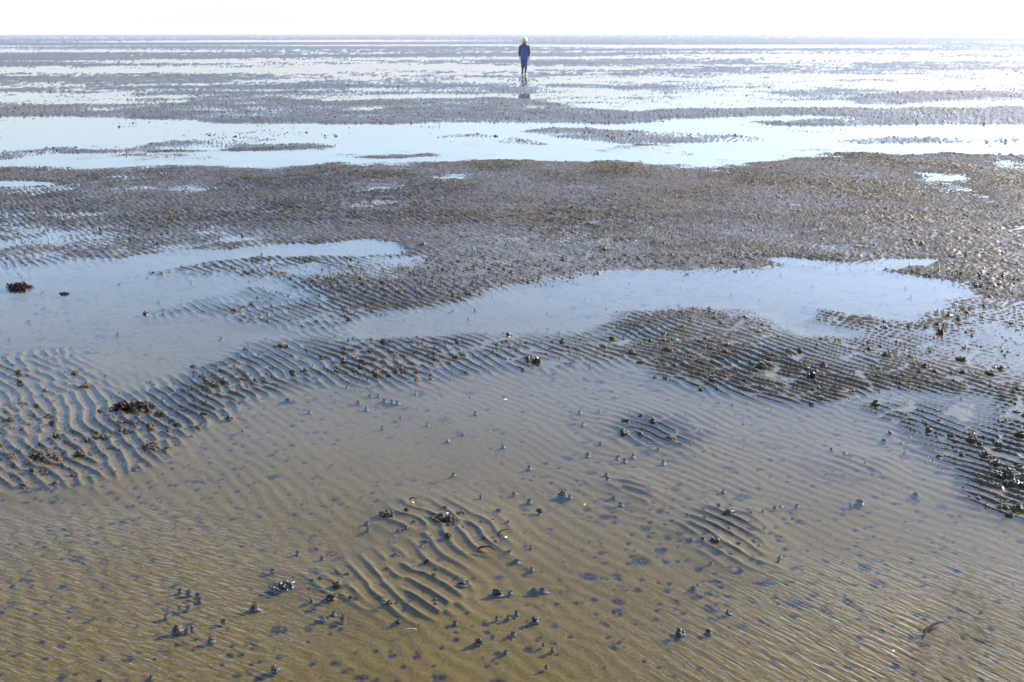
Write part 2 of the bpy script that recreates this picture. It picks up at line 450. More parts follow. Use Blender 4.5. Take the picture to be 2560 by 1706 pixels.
# wet sand of the flat
def sand_material():
    m, nt, out = new_mat('wet_sand')
    L = nt.links.new
    p = N(nt, 'ShaderNodeBsdfPrincipled')
    p.inputs['IOR'].default_value = 1.4
    geo = N(nt, 'ShaderNodeNewGeometry')
    att = N(nt, 'ShaderNodeAttribute', attribute_name='fines')
    n1 = N(nt, 'ShaderNodeTexNoise', Scale=1.3, Detail=5)
    n2 = N(nt, 'ShaderNodeTexNoise', Scale=90, Detail=4)
    L(geo.outputs['Position'], n1.inputs['Vector'])
    L(geo.outputs['Position'], n2.inputs['Vector'])
    a = N(nt, 'ShaderNodeMix', data_type='RGBA')
    a.inputs[6].default_value = (.077, .048, .006, 1)
    a.inputs[7].default_value = (.105, .068, .011, 1)
    L(n1.outputs[0], a.inputs[0])
    g = N(nt, 'ShaderNodeMix', data_type='RGBA', blend_type='MULTIPLY')
    g.inputs[0].default_value = .55
    rp = N(nt, 'ShaderNodeMapRange')
    rp.inputs[1].default_value, rp.inputs[2].default_value = .3, .7
    rp.inputs[3].default_value, rp.inputs[4].default_value = .55, 1.25
    L(n2.outputs[0], rp.inputs[0])
    L(a.outputs[2], g.inputs[6])
    L(rp.outputs[0], g.inputs[7])
    d = N(nt, 'ShaderNodeMix', data_type='RGBA')
    d.inputs[7].default_value = (.016, .013, .010, 1)
    L(g.outputs[2], d.inputs[6])
    L(att.outputs['Fac'], d.inputs[0])
    L(d.outputs[2], p.inputs['Base Color'])
    sx = N(nt, 'ShaderNodeSeparateXYZ')
    L(geo.outputs['Position'], sx.inputs[0])
    gy = N(nt, 'ShaderNodeMapRange')          # sand that has drained is greyer than the golden floor of the pools
    gy.inputs[1].default_value, gy.inputs[2].default_value = -.001, .005
    L(sx.outputs['Z'], gy.inputs[0])
    gm = N(nt, 'ShaderNodeMix', data_type='RGBA')
    big = N(nt, 'ShaderNodeTexNoise', Scale=.09, Detail=6)
    L(geo.outputs['Position'], big.inputs['Vector'])
    bigr = N(nt, 'ShaderNodeMapRange')
    bigr.inputs[1].default_value, bigr.inputs[2].default_value = .42, .62
    L(big.outputs[0], bigr.inputs[0])
    bc = N(nt, 'ShaderNodeMix', data_type='RGBA')
    bc.inputs[6].default_value = (.036, .030, .022, 1)
    bc.inputs[7].default_value = (.066, .050, .027, 1)
    L(bigr.outputs[0], bc.inputs[0])
    L(bc.outputs[2], gm.inputs[7])
    gf = N(nt, 'ShaderNodeMath', operation='MULTIPLY')
    gf.inputs[1].default_value = .85
    L(gy.outputs[0], gf.inputs[0])
    L(gf.outputs[0], gm.inputs[0])
    L(a.outputs[2], gm.inputs[6])
    L(gm.outputs[2], g.inputs[6])
    rr = N(nt, 'ShaderNodeMapRange')
    rr.inputs[1].default_value, rr.inputs[2].default_value = -.002, .016
    rr.inputs[3].default_value, rr.inputs[4].default_value = .22, .5
    L(sx.outputs['Z'], rr.inputs[0])
    L(rr.outputs[0], p.inputs['Roughness'])
    sp = N(nt, 'ShaderNodeMapRange')          # under water the grains have next to no sheen of their own
    sp.inputs[1].default_value, sp.inputs[2].default_value = -.001, .001
    sp.inputs[3].default_value, sp.inputs[4].default_value = .06, .34
    L(sx.outputs['Z'], sp.inputs[0])
    L(sp.outputs[0], p.inputs['Specular IOR Level'])
    b = N(nt, 'ShaderNodeBump', Strength=.6, Distance=.003)
    L(n2.outputs[0], b.inputs['Height'])
    L(b.outputs[0], p.inputs['Normal'])
    L(p.outputs[0], out.inputs['Surface'])
    return m


def water_material():
    m, nt, out = new_mat('shallow_water')
    L = nt.links.new
    geo = N(nt, 'ShaderNodeNewGeometry')

    def blob(cx, cy, rx, ry, soft=.6):
        sub = N(nt, 'ShaderNodeVectorMath', operation='SUBTRACT')
        sub.inputs[1].default_value = (cx, cy, 0)
        L(geo.outputs['Position'], sub.inputs[0])
        mul = N(nt, 'ShaderNodeVectorMath', operation='MULTIPLY')
        mul.inputs[1].default_value = (1 / rx, 1 / ry, 0)
        L(sub.outputs[0], mul.inputs[0])
        ln = N(nt, 'ShaderNodeVectorMath', operation='LENGTH')
        L(mul.outputs[0], ln.inputs[0])
        mr = N(nt, 'ShaderNodeMapRange', interpolation_type='SMOOTHSTEP')
        mr.inputs[1].default_value, mr.inputs[2].default_value = 1 - soft, 1 + soft
        mr.inputs[3].default_value, mr.inputs[4].default_value = 1, 0
        L(ln.outputs['Value'], mr.inputs[0])
        return mr.outputs[0]

    def wavelets(angle, lx, ly, seed):
        mp = N(nt, 'ShaderNodeMapping')
        mp.inputs['Rotation'].default_value = (0, 0, -angle)
        L(geo.outputs['Position'], mp.inputs[0])
        mp2 = N(nt, 'ShaderNodeMapping')
        mp2.inputs['Scale'].default_value = (1 / lx, 1 / ly, 1)
        mp2.inputs['Location'].default_value = (seed, seed, 0)
        L(mp.outputs[0], mp2.inputs[0])
        n = N(nt, 'ShaderNodeTexNoise', Scale=1, Detail=2, Roughness=.55)
        L(mp2.outputs[0], n.inputs['Vector'])
        return n.outputs[0]

    bl = ground(150, 1560)
    br = ground(2250, 1650)
    masks = []
    pats = [(wavelets(R(-28), .075, .017, 3), blob(bl[0] - .1, bl[1] - .05, .95, .75, .5), .0115),
            (wavelets(R(-50), .085, .017, 9), blob(br[0] + .15, br[1] - .25, .95, .75, .5), .0125),
            (wavelets(R(-35), .10, .03, 5), None, .00022)]
    acc = None
    for pat, msk, amp in pats:
        ml = N(nt, 'ShaderNodeMath', operation='MULTIPLY')
        L(pat, ml.inputs[0])
        ml.inputs[1].default_value = amp
        o = ml.outputs[0]
        if msk is not None:
            m2 = N(nt, 'ShaderNodeMath', operation='MULTIPLY')
            L(o, m2.inputs[0])
            L(msk, m2.inputs[1])
            o = m2.outputs[0]
        if acc is None:
            acc = o
        else:
            ad = N(nt, 'ShaderNodeMath', operation='ADD')
            L(acc, ad.inputs[0])
            L(o, ad.inputs[1])
            acc = ad.outputs[0]
    b = N(nt, 'ShaderNodeBump', Strength=1, Distance=1)
    L(acc, b.inputs['Height'])
    fr = N(nt, 'ShaderNodeFresnel')
    ior = N(nt, 'ShaderNodeMix', data_type='FLOAT')
    ior.inputs[2].default_value, ior.inputs[3].default_value = 1.333, 1 / 1.333
    L(geo.outputs['Backfacing'], ior.inputs[0])
    L(ior.outputs[0], fr.inputs['IOR'])
    L(b.outputs[0], fr.inputs['Normal'])
    gl = N(nt, 'ShaderNodeBsdfGlossy', Roughness=.04)
    L(b.outputs[0], gl.inputs['Normal'])
    tr = N(nt, 'ShaderNodeBsdfTransparent')
    tr.inputs['Color'].default_value = (.93, .955, .94, 1)
    mx = N(nt, 'ShaderNodeMixShader')
    L(fr.outputs[0], mx.inputs[0])
    L(tr.outputs[0], mx.inputs[1])
    L(gl.outputs[0], mx.inputs[2])
    L(mx.outputs[0], out.inputs['Surface'])
    return m


MAT_SAND = sand_material()
MAT_WATER = water_material()


# ------------------------------------------------------------------ mesh helpers
def mesh_from(name, co, faces, smooth=True):
    """faces: (n, k) array of indices, all of one size"""
    me = bpy.data.meshes.new(name)
    co = np.ascontiguousarray(co, dtype=np.float32)
    faces = np.ascontiguousarray(faces, dtype=np.int32)
    n, k = faces.shape
    me.vertices.add(len(co))
    me.vertices.foreach_set('co', co.ravel())
    me.loops.add(n * k)
    me.loops.foreach_set('vertex_index', faces.ravel())
    me.polygons.add(n)
    me.polygons.foreach_set('loop_start', np.arange(0, n * k, k, dtype=np.int32))
    me.polygons.foreach_set('use_smooth', np.full(n, smooth))
    me.update(calc_edges=True)
    return me


def link(name, me, mat=None, parent=None):
    o = bpy.data.objects.new(name, me)
    COL.objects.link(o)
    if mat and not me.materials:
        me.materials.append(mat)
    if parent:
        o.parent = parent
    return o


def tag(o, label=None, cat=None, group=None, kind=None):
    for k, v in (('label', label), ('category', cat), ('group', group), ('kind', kind)):
        if v:
            o[k] = v
    return o


# ------------------------------------------------------------------ the flat: one sheet, finest near the camera
def build_flat():
    rs = [1.55]
    while rs[-1] < 9000:
        r = rs[-1]
        rs.append(r + min(max(.0065, .85 * r * r / (CAM_H * 1000)), .027 if r < 17.5 else 9e9) if r < 60 else r * (1 + .85 * r / (CAM_H * 1000)))
    rs = np.array(rs)
    drs = np.gradient(rs)
    th = np.linspace(-.61, .61, 840)
    TH, RR = np.meshgrid(th, rs)
    DR = np.repeat(drs[:, None], len(th), 1)
    X, Y = RR * np.sin(TH), RR * np.cos(TH)
    Z, Lv, pit = height(X, Y, DR, True)
    nr, nc = X.shape
    idx = np.arange(nr * nc).reshape(nr, nc)
    f = np.stack([idx[:-1, :-1], idx[:-1, 1:], idx[1:, 1:], idx[1:, :-1]], -1).reshape(-1, 4)
    co = np.stack([X, Y, Z], -1).reshape(-1, 3)
    fines = np.clip(pit * 1.7, 0, .9).reshape(-1)
    # the rest of the round, behind and beside the camera, coarse
    r2 = np.concatenate([[0.001], np.geomspace(.3, 9000, 70)])
    t2 = np.linspace(.61, 2 * math.pi - .61, 120)
    T2, R2 = np.meshgrid(t2, r2)
    X2, Y2 = R2 * np.sin(T2), R2 * np.cos(T2)
    Z2 = level(X2, Y2, R2 * .1) * .01 * (1 + R2 / 45)
    Z2 = np.where(R2 < 1.6, -.018, np.clip(Z2, -.03, .4))
    i2 = np.arange(X2.size).reshape(X2.shape) + len(co)
    f2 = np.stack([i2[:-1, :-1], i2[:-1, 1:], i2[1:, 1:], i2[1:, :-1]], -1).reshape(-1, 4)
    # wedge under the camera
    t3 = np.linspace(-.61, .61, 24)
    r3 = np.array([.001, .5, 1.0, 1.55])
    T3, R3 = np.meshgrid(t3, r3)
    X3, Y3 = R3 * np.sin(T3), R3 * np.cos(T3)
    Z3 = np.full(X3.shape, -.018)
    i3 = np.arange(X3.size).reshape(X3.shape) + len(co) + X2.size
    f3 = np.stack([i3[:-1, :-1], i3[:-1, 1:], i3[1:, 1:], i3[1:, :-1]], -1).reshape(-1, 4)
    co = np.concatenate([co, np.stack([X2, Y2, Z2], -1).reshape(-1, 3), np.stack([X3, Y3, Z3], -1).reshape(-1, 3)])
    fines = np.concatenate([fines, np.zeros(X2.size + X3.size)])
    me = mesh_from('tidal_flat', co, np.concatenate([f, f2, f3]))
    at = me.attributes.new('fines', 'FLOAT', 'POINT')
    at.data.foreach_set('value', fines.astype(np.float32))
    o = link('ground', me, MAT_SAND)
    tag(o, kind='structure', label='rippled wet sand of the tidal flat')
    return o


flat = build_flat()

# standing water: one level sheet that fills every hollow
rw = np.concatenate([[.001], np.geomspace(.5, 9000, 60)])
tw = np.linspace(0, 2 * math.pi, 97)
TW, RW = np.meshgrid(tw, rw)
iw = np.arange(TW.size).reshape(TW.shape)
fw = np.stack([iw[:-1, :-1], iw[:-1, 1:], iw[1:, 1:], iw[1:, :-1]], -1).reshape(-1, 4)
water = link('water', mesh_from('water', np.stack([RW * np.sin(TW), RW * np.cos(TW), np.zeros_like(RW)], -1).reshape(-1, 3), fw), MAT_WATER)
tag(water, kind='structure', label='shallow clear water left by the tide')

# ------------------------------------------------------------------ worm casts
MAT_CAST = simple_mat('cast_sand', (.052, .038, .022), rough=.5, var=.5, scale=160, bump=1.0, bdist=.003, spec=.28)
MAT_CAST_DARK = simple_mat('dark_cast_sand', (.022, .015, .011), rough=.3, var=.5, scale=160, bump=.7, bdist=.002, spec=.7)


def tube_np(pts, rad, sides=6):
    pts = np.array(pts, float)
    n = len(pts)
    rad = np.broadcast_to(rad, (n,)).astype(float).copy()
    rad[0] *= .45
    rad[-1] *= .45
    t = np.gradient(pts, axis=0)
    t /= np.linalg.norm(t, axis=1)[:, None] + 1e-9
    up = np.array([.13, .21, .97])
    s = np.cross(t, up)
    s /= np.linalg.norm(s, axis=1)[:, None] + 1e-9
    v = np.cross(s, t)
    a = np.linspace(0, 2 * math.pi, sides, endpoint=False)
    ring = pts[:, None] + rad[:, None, None] * (np.cos(a)[None, :, None] * s[:, None] + np.sin(a)[None, :, None] * v[:, None])
    co = ring.reshape(-1, 3)
    f = []
    for i in range(n - 1):
        for k in range(sides):
            a0, b0 = i * sides + k, i * sides + (k + 1) % sides
            f += [(a0, b0, b0 + sides), (a0, b0 + sides, a0 + sides)]
    for k in range(1, sides - 1):
        f.append((0, k + 1, k))
        e = (n - 1) * sides
        f.append((e, e + k, e + k + 1))
    return co, np.array(f)


def join_np(parts):
    co, fs, o = [], [], 0
    for c, f in parts:
        co.append(c)
        fs.append(f + o)
        o += len(c)
    return np.concatenate(co), np.concatenate(fs)


_ico = None


def ico(sub):
    bm = bmesh.new()
    bmesh.ops.create_icosphere(bm, subdivisions=sub, radius=1)
    bm.verts.ensure_lookup_table()
    c = np.array([v.co[:] for v in bm.verts])
    f = np.array([[v.index for v in fc.verts] for fc in bm.faces])
    bm.free()
    return c, f


ICO1, ICO2 = ico(1), ico(2)
OCT = (np.array([(1, 0, 0), (0, 1, 0), (-1, 0, 0), (0, -1, 0), (0, 0, 1), (0, 0, -.6)], float),
       np.array([(0, 1, 4), (1, 2, 4), (2, 3, 4), (3, 0, 4), (1, 0, 5), (2, 1, 5), (3, 2, 5), (0, 3, 5)]))


def cast_shape(seed, turns=7, sides=6, seg=7, spread=1.0, core=None):
    """a heap of squeezed-out sand strings, about 1 unit in radius"""
    rg = np.random.default_rng(seed)
    parts = []
    c, f = core or ICO1
    c = c * (1 + .25 * rg.standard_normal((len(c), 1))) * np.array([.62 * spread, .62, .38])
    parts.append((c + np.array([0, 0, .02]), f))
    parts.append((OCT[0] * np.array([1.5 * spread, 1.4, 1.2]) + np.array([0, 0, -1.15]), OCT[1]))
    for i in range(turns):
        t = i / max(1, turns - 1)
        a0 = rg.uniform(0, 2 * math.pi)
        rad0 = (.72 - .55 * t) * rg.uniform(.75, 1.15)
        k = np.linspace(0, rg.uniform(.9, 3.3), seg)
        cx, cy = rg.normal(0, .22, 2) * (1 - .5 * t)
        x = (cx + rad0 * np.cos(a0 + k) * (1 + .1 * rg.standard_normal(seg))) * spread
        y = cy + rad0 * np.sin(a0 + k) * (1 + .1 * rg.standard_normal(seg))
        z = .12 + .62 * t + .09 * rg.standard_normal(seg)
        parts.append(tube_np(np.stack([x, y, z], -1), .15 * (1 + .25 * rg.standard_normal(seg)), sides))
    return join_np(parts)


def lump_shape(seed, n, base, squash=.6):
    rg = np.random.default_rng(seed)
    parts = []
    for i in range(n):
        c, f = base
        s = rg.uniform(.26, .48) if n > 1 else .75
        c = c * (1 + .22 * rg.standard_normal((len(c), 1))) * s * np.array([rg.uniform(.8, 1.3), rg.uniform(.8, 1.3), rg.uniform(.7, 1.1)])
        a, d = rg.uniform(0, 6.28), (rg.uniform(0, .75) if n > 1 else 0)
        parts.append((c + np.array([d * math.cos(a), d * math.sin(a), .1 + .45 * (1 - d) * rg.uniform(.5, 1.2)]), f))
    if n > 2:
        parts.append((OCT[0] * np.array([1.3, 1.3, 1.2]) + np.array([0, 0, -1.15]), OCT[1]))
    return join_np(parts)


CAST_HI = [cast_shape(100 + i, 8 + i % 4, 6, 8, 1 + .35 * (i % 3)) for i in range(10)]
CAST_MID = [cast_shape(200 + i, 3 + i % 2, 4, 4, 1 + .3 * (i % 3), OCT) for i in range(10)]
CAST_LOW = [lump_shape(300 + i, 4, OCT) for i in range(8)]
CAST_FAR = [lump_shape(400 + i, 2, OCT) for i in range(8)]
CAST_DOT = [lump_shape(500 + i, 1, OCT) for i in range(8)]

rg = np.random.default_rng(77)


def scatter(r0, r1, dens_max, seed):
    """points on the flat between two distances, thinned by how high and how busy the sand is"""
    g = np.random.default_rng(seed)
    th_lim = .62
    area = th_lim * (r1 * r1 - r0 * r0)
    n = int(area * dens_max)
    r = np.sqrt(g.uniform(r0 * r0, r1 * r1, n))
    t = g.uniform(-th_lim, th_lim, n)
    x, y = r * np.sin(t), r * np.cos(t)
    L = level(x, y, r * r / 2200)
    w = .005 + .025 * sstep(-1.5, -.9, L) + .42 * sstep(-1.0, -.2, L) + .59 * sstep(-.2, .4, L)
    cl = sstep(-.55, .55, vnoise(x / .16, y / .16, 71) * .7 + vnoise(x / .5, y / .5, 72) * .6)
    w = w * (.22 + 1.25 * cl ** 1.2)
    keep = g.uniform(0, 1, n) < w
    return x[keep], y[keep], g


def pile(x, y, size, shapes, g, sink=.25, hs=1.0):
    """arrays for many heaps joined into one"""
    z = np.maximum(height(x, y, np.hypot(x, y) ** 2 / 2200), -.35 * size)
    which = g.integers(0, len(shapes), len(x))
    ang = g.uniform(0, 2 * math.pi, len(x))
    cos, fs, off = [], [], 0
    for k, (c, f) in enumerate(shapes):
        m = np.where(which == k)[0]
        if not len(m):
            continue
        ca, sa = np.cos(ang[m])[:, None], np.sin(ang[m])[:, None]
        s = size[m][:, None]
        px = (c[None, :, 0] * ca - c[None, :, 1] * sa) * s + x[m][:, None]
        py = (c[None, :, 0] * sa + c[None, :, 1] * ca) * s + y[m][:, None]
        pz = (c[None, :, 2] - sink) * s * hs + z[m][:, None]
        cos.append(np.stack([px, py, pz], -1).reshape(-1, 3))
        fs.append((f[None] + (np.arange(len(m)) * len(c))[:, None, None]).reshape(-1, 3) + off)
        off += len(m) * len(c)
    return np.concatenate(cos), np.concatenate(fs)


# --- the casts one by one: those the photo shows plainly, by where they stand
def from_crop(ox, oy, k, rows):
    return [(ox + a / k, oy + b / k, w / k) for a, b, w in rows]


centre_casts = from_crop(600, 1200, 2.941, [
    (1225, 220, 60), (1505, 200, 40), (1620, 240, 80), (935, 305, 34), (945, 360, 50), (1280, 305, 50), (1170, 365, 45), (1225, 350, 45), (1365, 445, 45), (1335, 475, 30), (1530, 415, 70), (1775, 298, 40),
    (1905, 215, 60), (1880, 445, 60), (1795, 430, 40), (1980, 520, 35), (1640, 340, 34), (1570, 320, 40), (1530, 325, 50)])
lower_casts = from_crop(600, 1200, 2.941, [
    (1135, 548, 70), (1380, 605, 70), (1440, 648, 30), (1085, 650, 40), (1272, 637, 30), (710, 662, 35), (790, 690, 60), (815, 862, 50), (530, 875, 50), (760, 1010, 60), (690, 968, 50),
    (1100, 908, 60), (1160, 893, 30), (1437, 908, 50), (1435, 875, 30), (1430, 708, 50), (1640, 760, 80), (1670, 745, 30), (535, 732, 35), (590, 715, 35), (610, 1003, 40)])
lone_casts = from_crop(600, 1200, 2.941, [
    (2125, 145, 35), (2205, 225, 70), (2035, 585, 50), (2140, 485, 30), (425, 525, 42), (605, 562, 40), (245, 660, 60), (1990, 815, 40), (2165, 797, 50), (2230, 795, 60),
    (1585, 1038, 40), (1890, 1005, 35), (1975, 998, 35), (2010, 1115, 40), (1955, 1248, 40), (2235, 1200, 30), (2300, 1235, 40), (2255, 1362, 35), (2145, 645, 35), (2035, 968, 35), (2010, 90, 26), (1970, 300, 30)])
left_casts = from_crop(0, 1250, 2.941, [
    (1325, 655, 40), (1390, 668, 50), (1455, 690, 50), (1470, 720, 40), (1225, 838, 40), (1320, 780, 30), (1385, 778, 45), (1370, 950, 35), (1415, 930, 45),
    (1645, 880, 35), (1110, 1285, 40), (735, 1320, 40)])
mid_casts = from_crop(850, 750, 2.613, [
    (885, 730, 30), (278, 825, 25), (395, 768, 20), (740, 1132, 25), (1235, 1085, 35), (1585, 803, 30), (1620, 1003, 45), (1860, 1040, 35), (1815, 1020, 35), (1915, 1008, 35), (2115, 1053, 40),
    (1750, 1162, 35), (1740, 1133, 25), (1565, 725, 25), (1505, 1275, 30), (1140, 1257, 25), (1240, 1303, 35), (1790, 1280, 25), (1835, 1325, 30), (1700, 930, 35), (920, 1280, 30), (2080, 970, 34),
    (120, 660, 30), (290, 648, 30), (340, 655, 34), (375, 662, 30), (195, 618, 24), (250, 618, 24)])
right_casts = from_crop(1700, 1250, 2.736, [
    (165, 115, 45), (265, 33, 40), (485, 85, 40), (160, 265, 50), (80, 265, 40), (405, 295, 42), (350, 365, 40), (215, 425, 35), (420, 470, 42), (475, 150, 30), (50, 97, 30), (540, 303, 25), (510, 270, 25),
    (570, 67, 22), (580, 185, 25), (335, 190, 26)])
pool_casts = from_crop(1700, 1250, 2.736, [(95, 590, 36), (125, 573, 22), (800, 33, 25), (690, 38, 22), (1240, 8, 45), (685, 383, 24), (675, 412, 24), (770, 120, 20), (1170, 30, 24), (650, 45, 24)]) + \
    from_crop(1700, 650, 2.413, [(1710, 1370, 30), (1800, 1437, 50), (1420, 1410, 45), (1235, 1088, 60), (915, 1140, 40), (995, 1160, 40), (1115, 1218, 32), (1560, 970, 60), (1495, 1027, 50), (1080, 1450, 40), (265, 1385, 30)])

cast_meshes = []
for i, (c, f) in enumerate(CAST_HI):
    me = mesh_from('worm_cast_sand', c, f)
    me.materials.append(MAT_CAST)
    cast_meshes.append(me)
n_single = 0
placed = []


def put_cast(x, y, width, label, group, mesh=None, hs=1.0, name='worm_cast'):
    global n_single
    me = mesh or cast_meshes[rg.integers(0, len(cast_meshes))]
    o = bpy.data.objects.new(name, me)
    COL.objects.link(o)
    s = width / 2
    z = float(height(np.array([x]), np.array([y]), .005)[0])
    z = max(z, -.32 * s)
    o.location = (x, y, z - .12 * s)
    o.scale = (s, s, s * hs)
    o.rotation_euler = (0, 0, rg.uniform(0, 6.28))
    tag(o, label, 'worm cast', group)
    n_single += 1
    placed.append((x, y))
    return o


def px_width(u, v, w):
    x0, y0 = ground(u - w / 2, v)
    x1, y1 = ground(u + w / 2, v)
    return float(math.hypot(x1 - x0, y1 - y0))


SETS = [
    (centre_casts, 'small worm cast among short ripples of the upper central sand patch in the near pool', 'worm casts on the upper central patch'),
    (lower_casts, 'small worm cast among stubby ripples of the lower central sand patch in the near pool', 'worm casts on the lower central patch'),
    (lone_casts, 'lone little worm cast rising from smooth shallows around the central ripple patches', 'worm casts in the shallows round the central patches'),
    (left_casts, 'small brown worm cast in the olive shallows before the lower central patch', 'worm casts in the olive shallows'),
    (mid_casts, 'tiny worm cast dotting the wide calm pool below the middle bar', 'worm casts in the wide calm pool'),
    (right_casts, 'small worm cast on the isolated patch of long parallel ripples in the near pool', 'worm casts on the patch of long parallel ripples'),
    (pool_casts, 'pale glinting worm cast in the grey-blue shallows between long ripples and bright edge bar', 'worm casts in the grey-blue shallows'),
]
to_label = []
for rows, lab, grp in SETS:
    for u, v, w in rows:
        x, y = ground(u, v)
        o = put_cast(float(x), float(y), px_width(u, v, w) * .95, lab, grp, hs=rg.uniform(.75, 1.05))
        to_label.append((o, u, v, False, w))


# --- clumps that stand out, each a thing of its own
def clump_mesh(seed, n, rx, ry, size=(.008, .015), mat=MAT_CAST, hi=True):
    g = np.random.default_rng(seed)
    parts = []
    for i in range(n):
        a, d = g.uniform(0, 6.28), math.sqrt(g.uniform(0, 1))
        c, f = CAST_HI[g.integers(0, 10)] if hi and i % 2 else lump_shape(seed * 31 + i, 3, ICO1)
        s = g.uniform(*size)
        t = g.uniform(0, 6.28)
        c2 = np.stack([(c[:, 0] * math.cos(t) - c[:, 1] * math.sin(t)) * s, (c[:, 0] * math.sin(t) + c[:, 1] * math.cos(t)) * s, c[:, 2] * s], -1)
        parts.append((c2 + np.array([rx * d * math.cos(a), ry * d * math.sin(a), (1 - d) * size[1] * g.uniform(.2, 1.0) - .003]), f))
    c, f = join_np(parts)
    me = mesh_from('cast_clump', c, f)
    me.materials.append(mat)
    return me


def put_clump(u, v, w, label, seed, n=9, ratio=.8, size=(.008, .015), mat=None, cat='worm cast', name='worm_cast'):
    x, y = map(float, ground(u, v))
    r = px_width(u, v, w) / 2
    o = link(name, clump_mesh(seed, n, r * .85, r * ratio * .85, size, mat or MAT_CAST))
    z = float(height(np.array([x]), np.array([y]), .005)[0])
    o.location = (x, y, max(z, -.001))
    tag(o, label, cat)
    placed.append((x, y))
    return o


C7 = lambda a, b: (600 + a / 2.941, 1200 + b / 2.941)
C8 = lambda a, b: (1700 + a / 2.736, 1250 + b / 2.736)
C5 = lambda a, b: (850 + a / 2.613, 750 + b / 2.613)
C3 = lambda a, b: (0 + a / 2.941, 1250 + b / 2.941)
put_clump(*C7(1090, 250), 48, 'broad knobbly heap of worm casts, topmost on the central sand patch, casting a blue shadow', 1, 12)
put_clump(*C7(1480, 280), 52, 'wide heap of worm casts flecked with weed, beside the topmost heap of the central patch', 2, 13)
put_clump(*C7(345, 772), 44, 'dark chunky heap of worm casts standing alone in smooth sand near the lower central patch', 3, 9, .6, (.010, .016), MAT_CAST_DARK)
put_clump(*C7(258, 800), 22, 'small dark cast tucked against the dark chunky heap', 4, 3, .8, (.007, .010), MAT_CAST_DARK)
put_clump(*C7(725, 780), 36, 'pale crumbly cast heap at the upper end of the lower central patch', 5, 8, .6)
put_clump(*C7(672, 862), 24, 'pointed cone-like worm cast below the pale crumbly heap', 6, 5, .8, (.010, .015))
put_clump(*C7(1880, 828), 24, 'plump bright-sided worm cast alone in the pool beyond the lower central patch', 7, 4, .7)
put_clump(*C7(2175, 1030), 22, 'knobbly worm cast with a black hollow below it in the lower pool', 8, 4, .9)
put_clump(*C7(1750, 1178), 24, 'flat wide worm cast pair low in the near pool', 9, 4, .4, (.006, .010))
put_clump(*C7(250, 1385), 26, 'low broad cast mound with a dark ring in the bottom shallows', 10, 5, .8, (.006, .009))
put_clump(*C3(1300, 943), 18, 'round red-brown worm cast with a long dark shadow in the olive shallows', 11, 3, .9, (.009, .013))
put_clump(*C3(1550, 1022), 19, 'bright-tipped worm cast in the olive shallows, below the round red-brown one', 12, 3, .8, (.009, .013))
put_clump(*C3(1860, 775), 20, 'tall single worm cast between the olive shallows and the dark chunky heap', 13, 3, .8, (.009, .013))
put_clump(*C8(330, 90), 26, 'spiky cast heap on the top crest of the long parallel ripples', 14, 6, .6)
put_clump(*C8(240, 280), 30, 'biggest cast heap on the patch of long parallel ripples', 15, 7, .6)
put_clump(*C8(0, 900), 20, 'white-glinting worm cast alone at the bottom of the near pool', 16, 4, .7)
put_clump(*C8(200, 893), 16, 'small white-topped worm cast beside the white-glinting one', 17, 3, .7, (.007, .010))
put_clump(*C8(340, 755), 14, 'tiny white-topped worm cast above the two bottom glinting ones', 18, 3, .6, (.006, .009))
put_clump(*C8(2215, 15), 30, 'bright ragged cast heap at the foot of the right edge bar', 19, 6, .5)
put_clump(*C8(2310, 65), 44, 'long ragged row of glaring wet casts lowest on the right edge bar', 20, 9, .35)
put_clump(*C5(1450, 1265), 28, 'twin worm cast standing clear in the middle of the wide pool', 21, 5, .4, (.008, .012))
put_clump(*C5(2145, 905), 42, 'crumbly cast heap on the small ripple patch right of the wide pool', 22, 8, .5)
put_clump(*C5(1870, 788), 24, 'single cast heap on the upper crest of the small ripple patch', 23, 4, .6)
put_clump(2520, 1185, 66, 'big jagged heap of glaring wet casts at the right edge of the picture', 24, 16, .7, (.014, .024))
put_clump(2540, 1215, 40, 'dark lower lobe of the big jagged heap at the right edge', 25, 8, .5, (.012, .02), MAT_CAST_DARK)
put_clump(367, 785, 14, 'dark rounded pebble-like cast at the tip of the left arc of casts', 26, 3, .9, (.018, .024), MAT_CAST_DARK)
put_clump(1270, 838, 20, 'dark upright cast lump on the middle bar', 27, 3, .8, (.014, .02), MAT_CAST_DARK)
put_clump(1325, 900, 30, 'orange-flecked dark cast heap on the lower edge of the middle bar', 28, 6, .7, (.010, .016), MAT_CAST_DARK)
n_clump = n_single

# --- the nearest of the scattered casts singly, then the rest as one mass
xa, ya, ga = scatter(2.2, 8.6, 800, 501)
drop = np.zeros(len(xa), bool)
fg = ya < 4.3
Lfg = level(xa, ya, .01)
drop |= fg & (np.abs(xa) < 1.6) & (ga.uniform(0, 1, len(xa)) < .93)
for (px_, py_) in placed:
    drop |= (xa - px_) ** 2 + (ya - py_) ** 2 < .022 ** 2
xa, ya = xa[~drop], ya[~drop]
sa = np.minimum(ga.lognormal(math.log(.0104), .44, len(xa)), .024)
P = np.stack([xa, ya, np.zeros_like(xa)], -1) - np.array([0, 0, CAM_H])
cc = P @ ROT
uu = 1280 + LENS_PX * cc[:, 0] / -cc[:, 2]
vv = 853 - LENS_PX * cc[:, 1] / -cc[:, 2]
inview = (uu > 4) & (uu < 2556) & (vv > 0) & (vv < 1700)
show = sa / np.hypot(xa, ya) * inview
order = np.argsort(-show)
n_more = 300 - len(placed)
single = order[:max(0, n_more)]


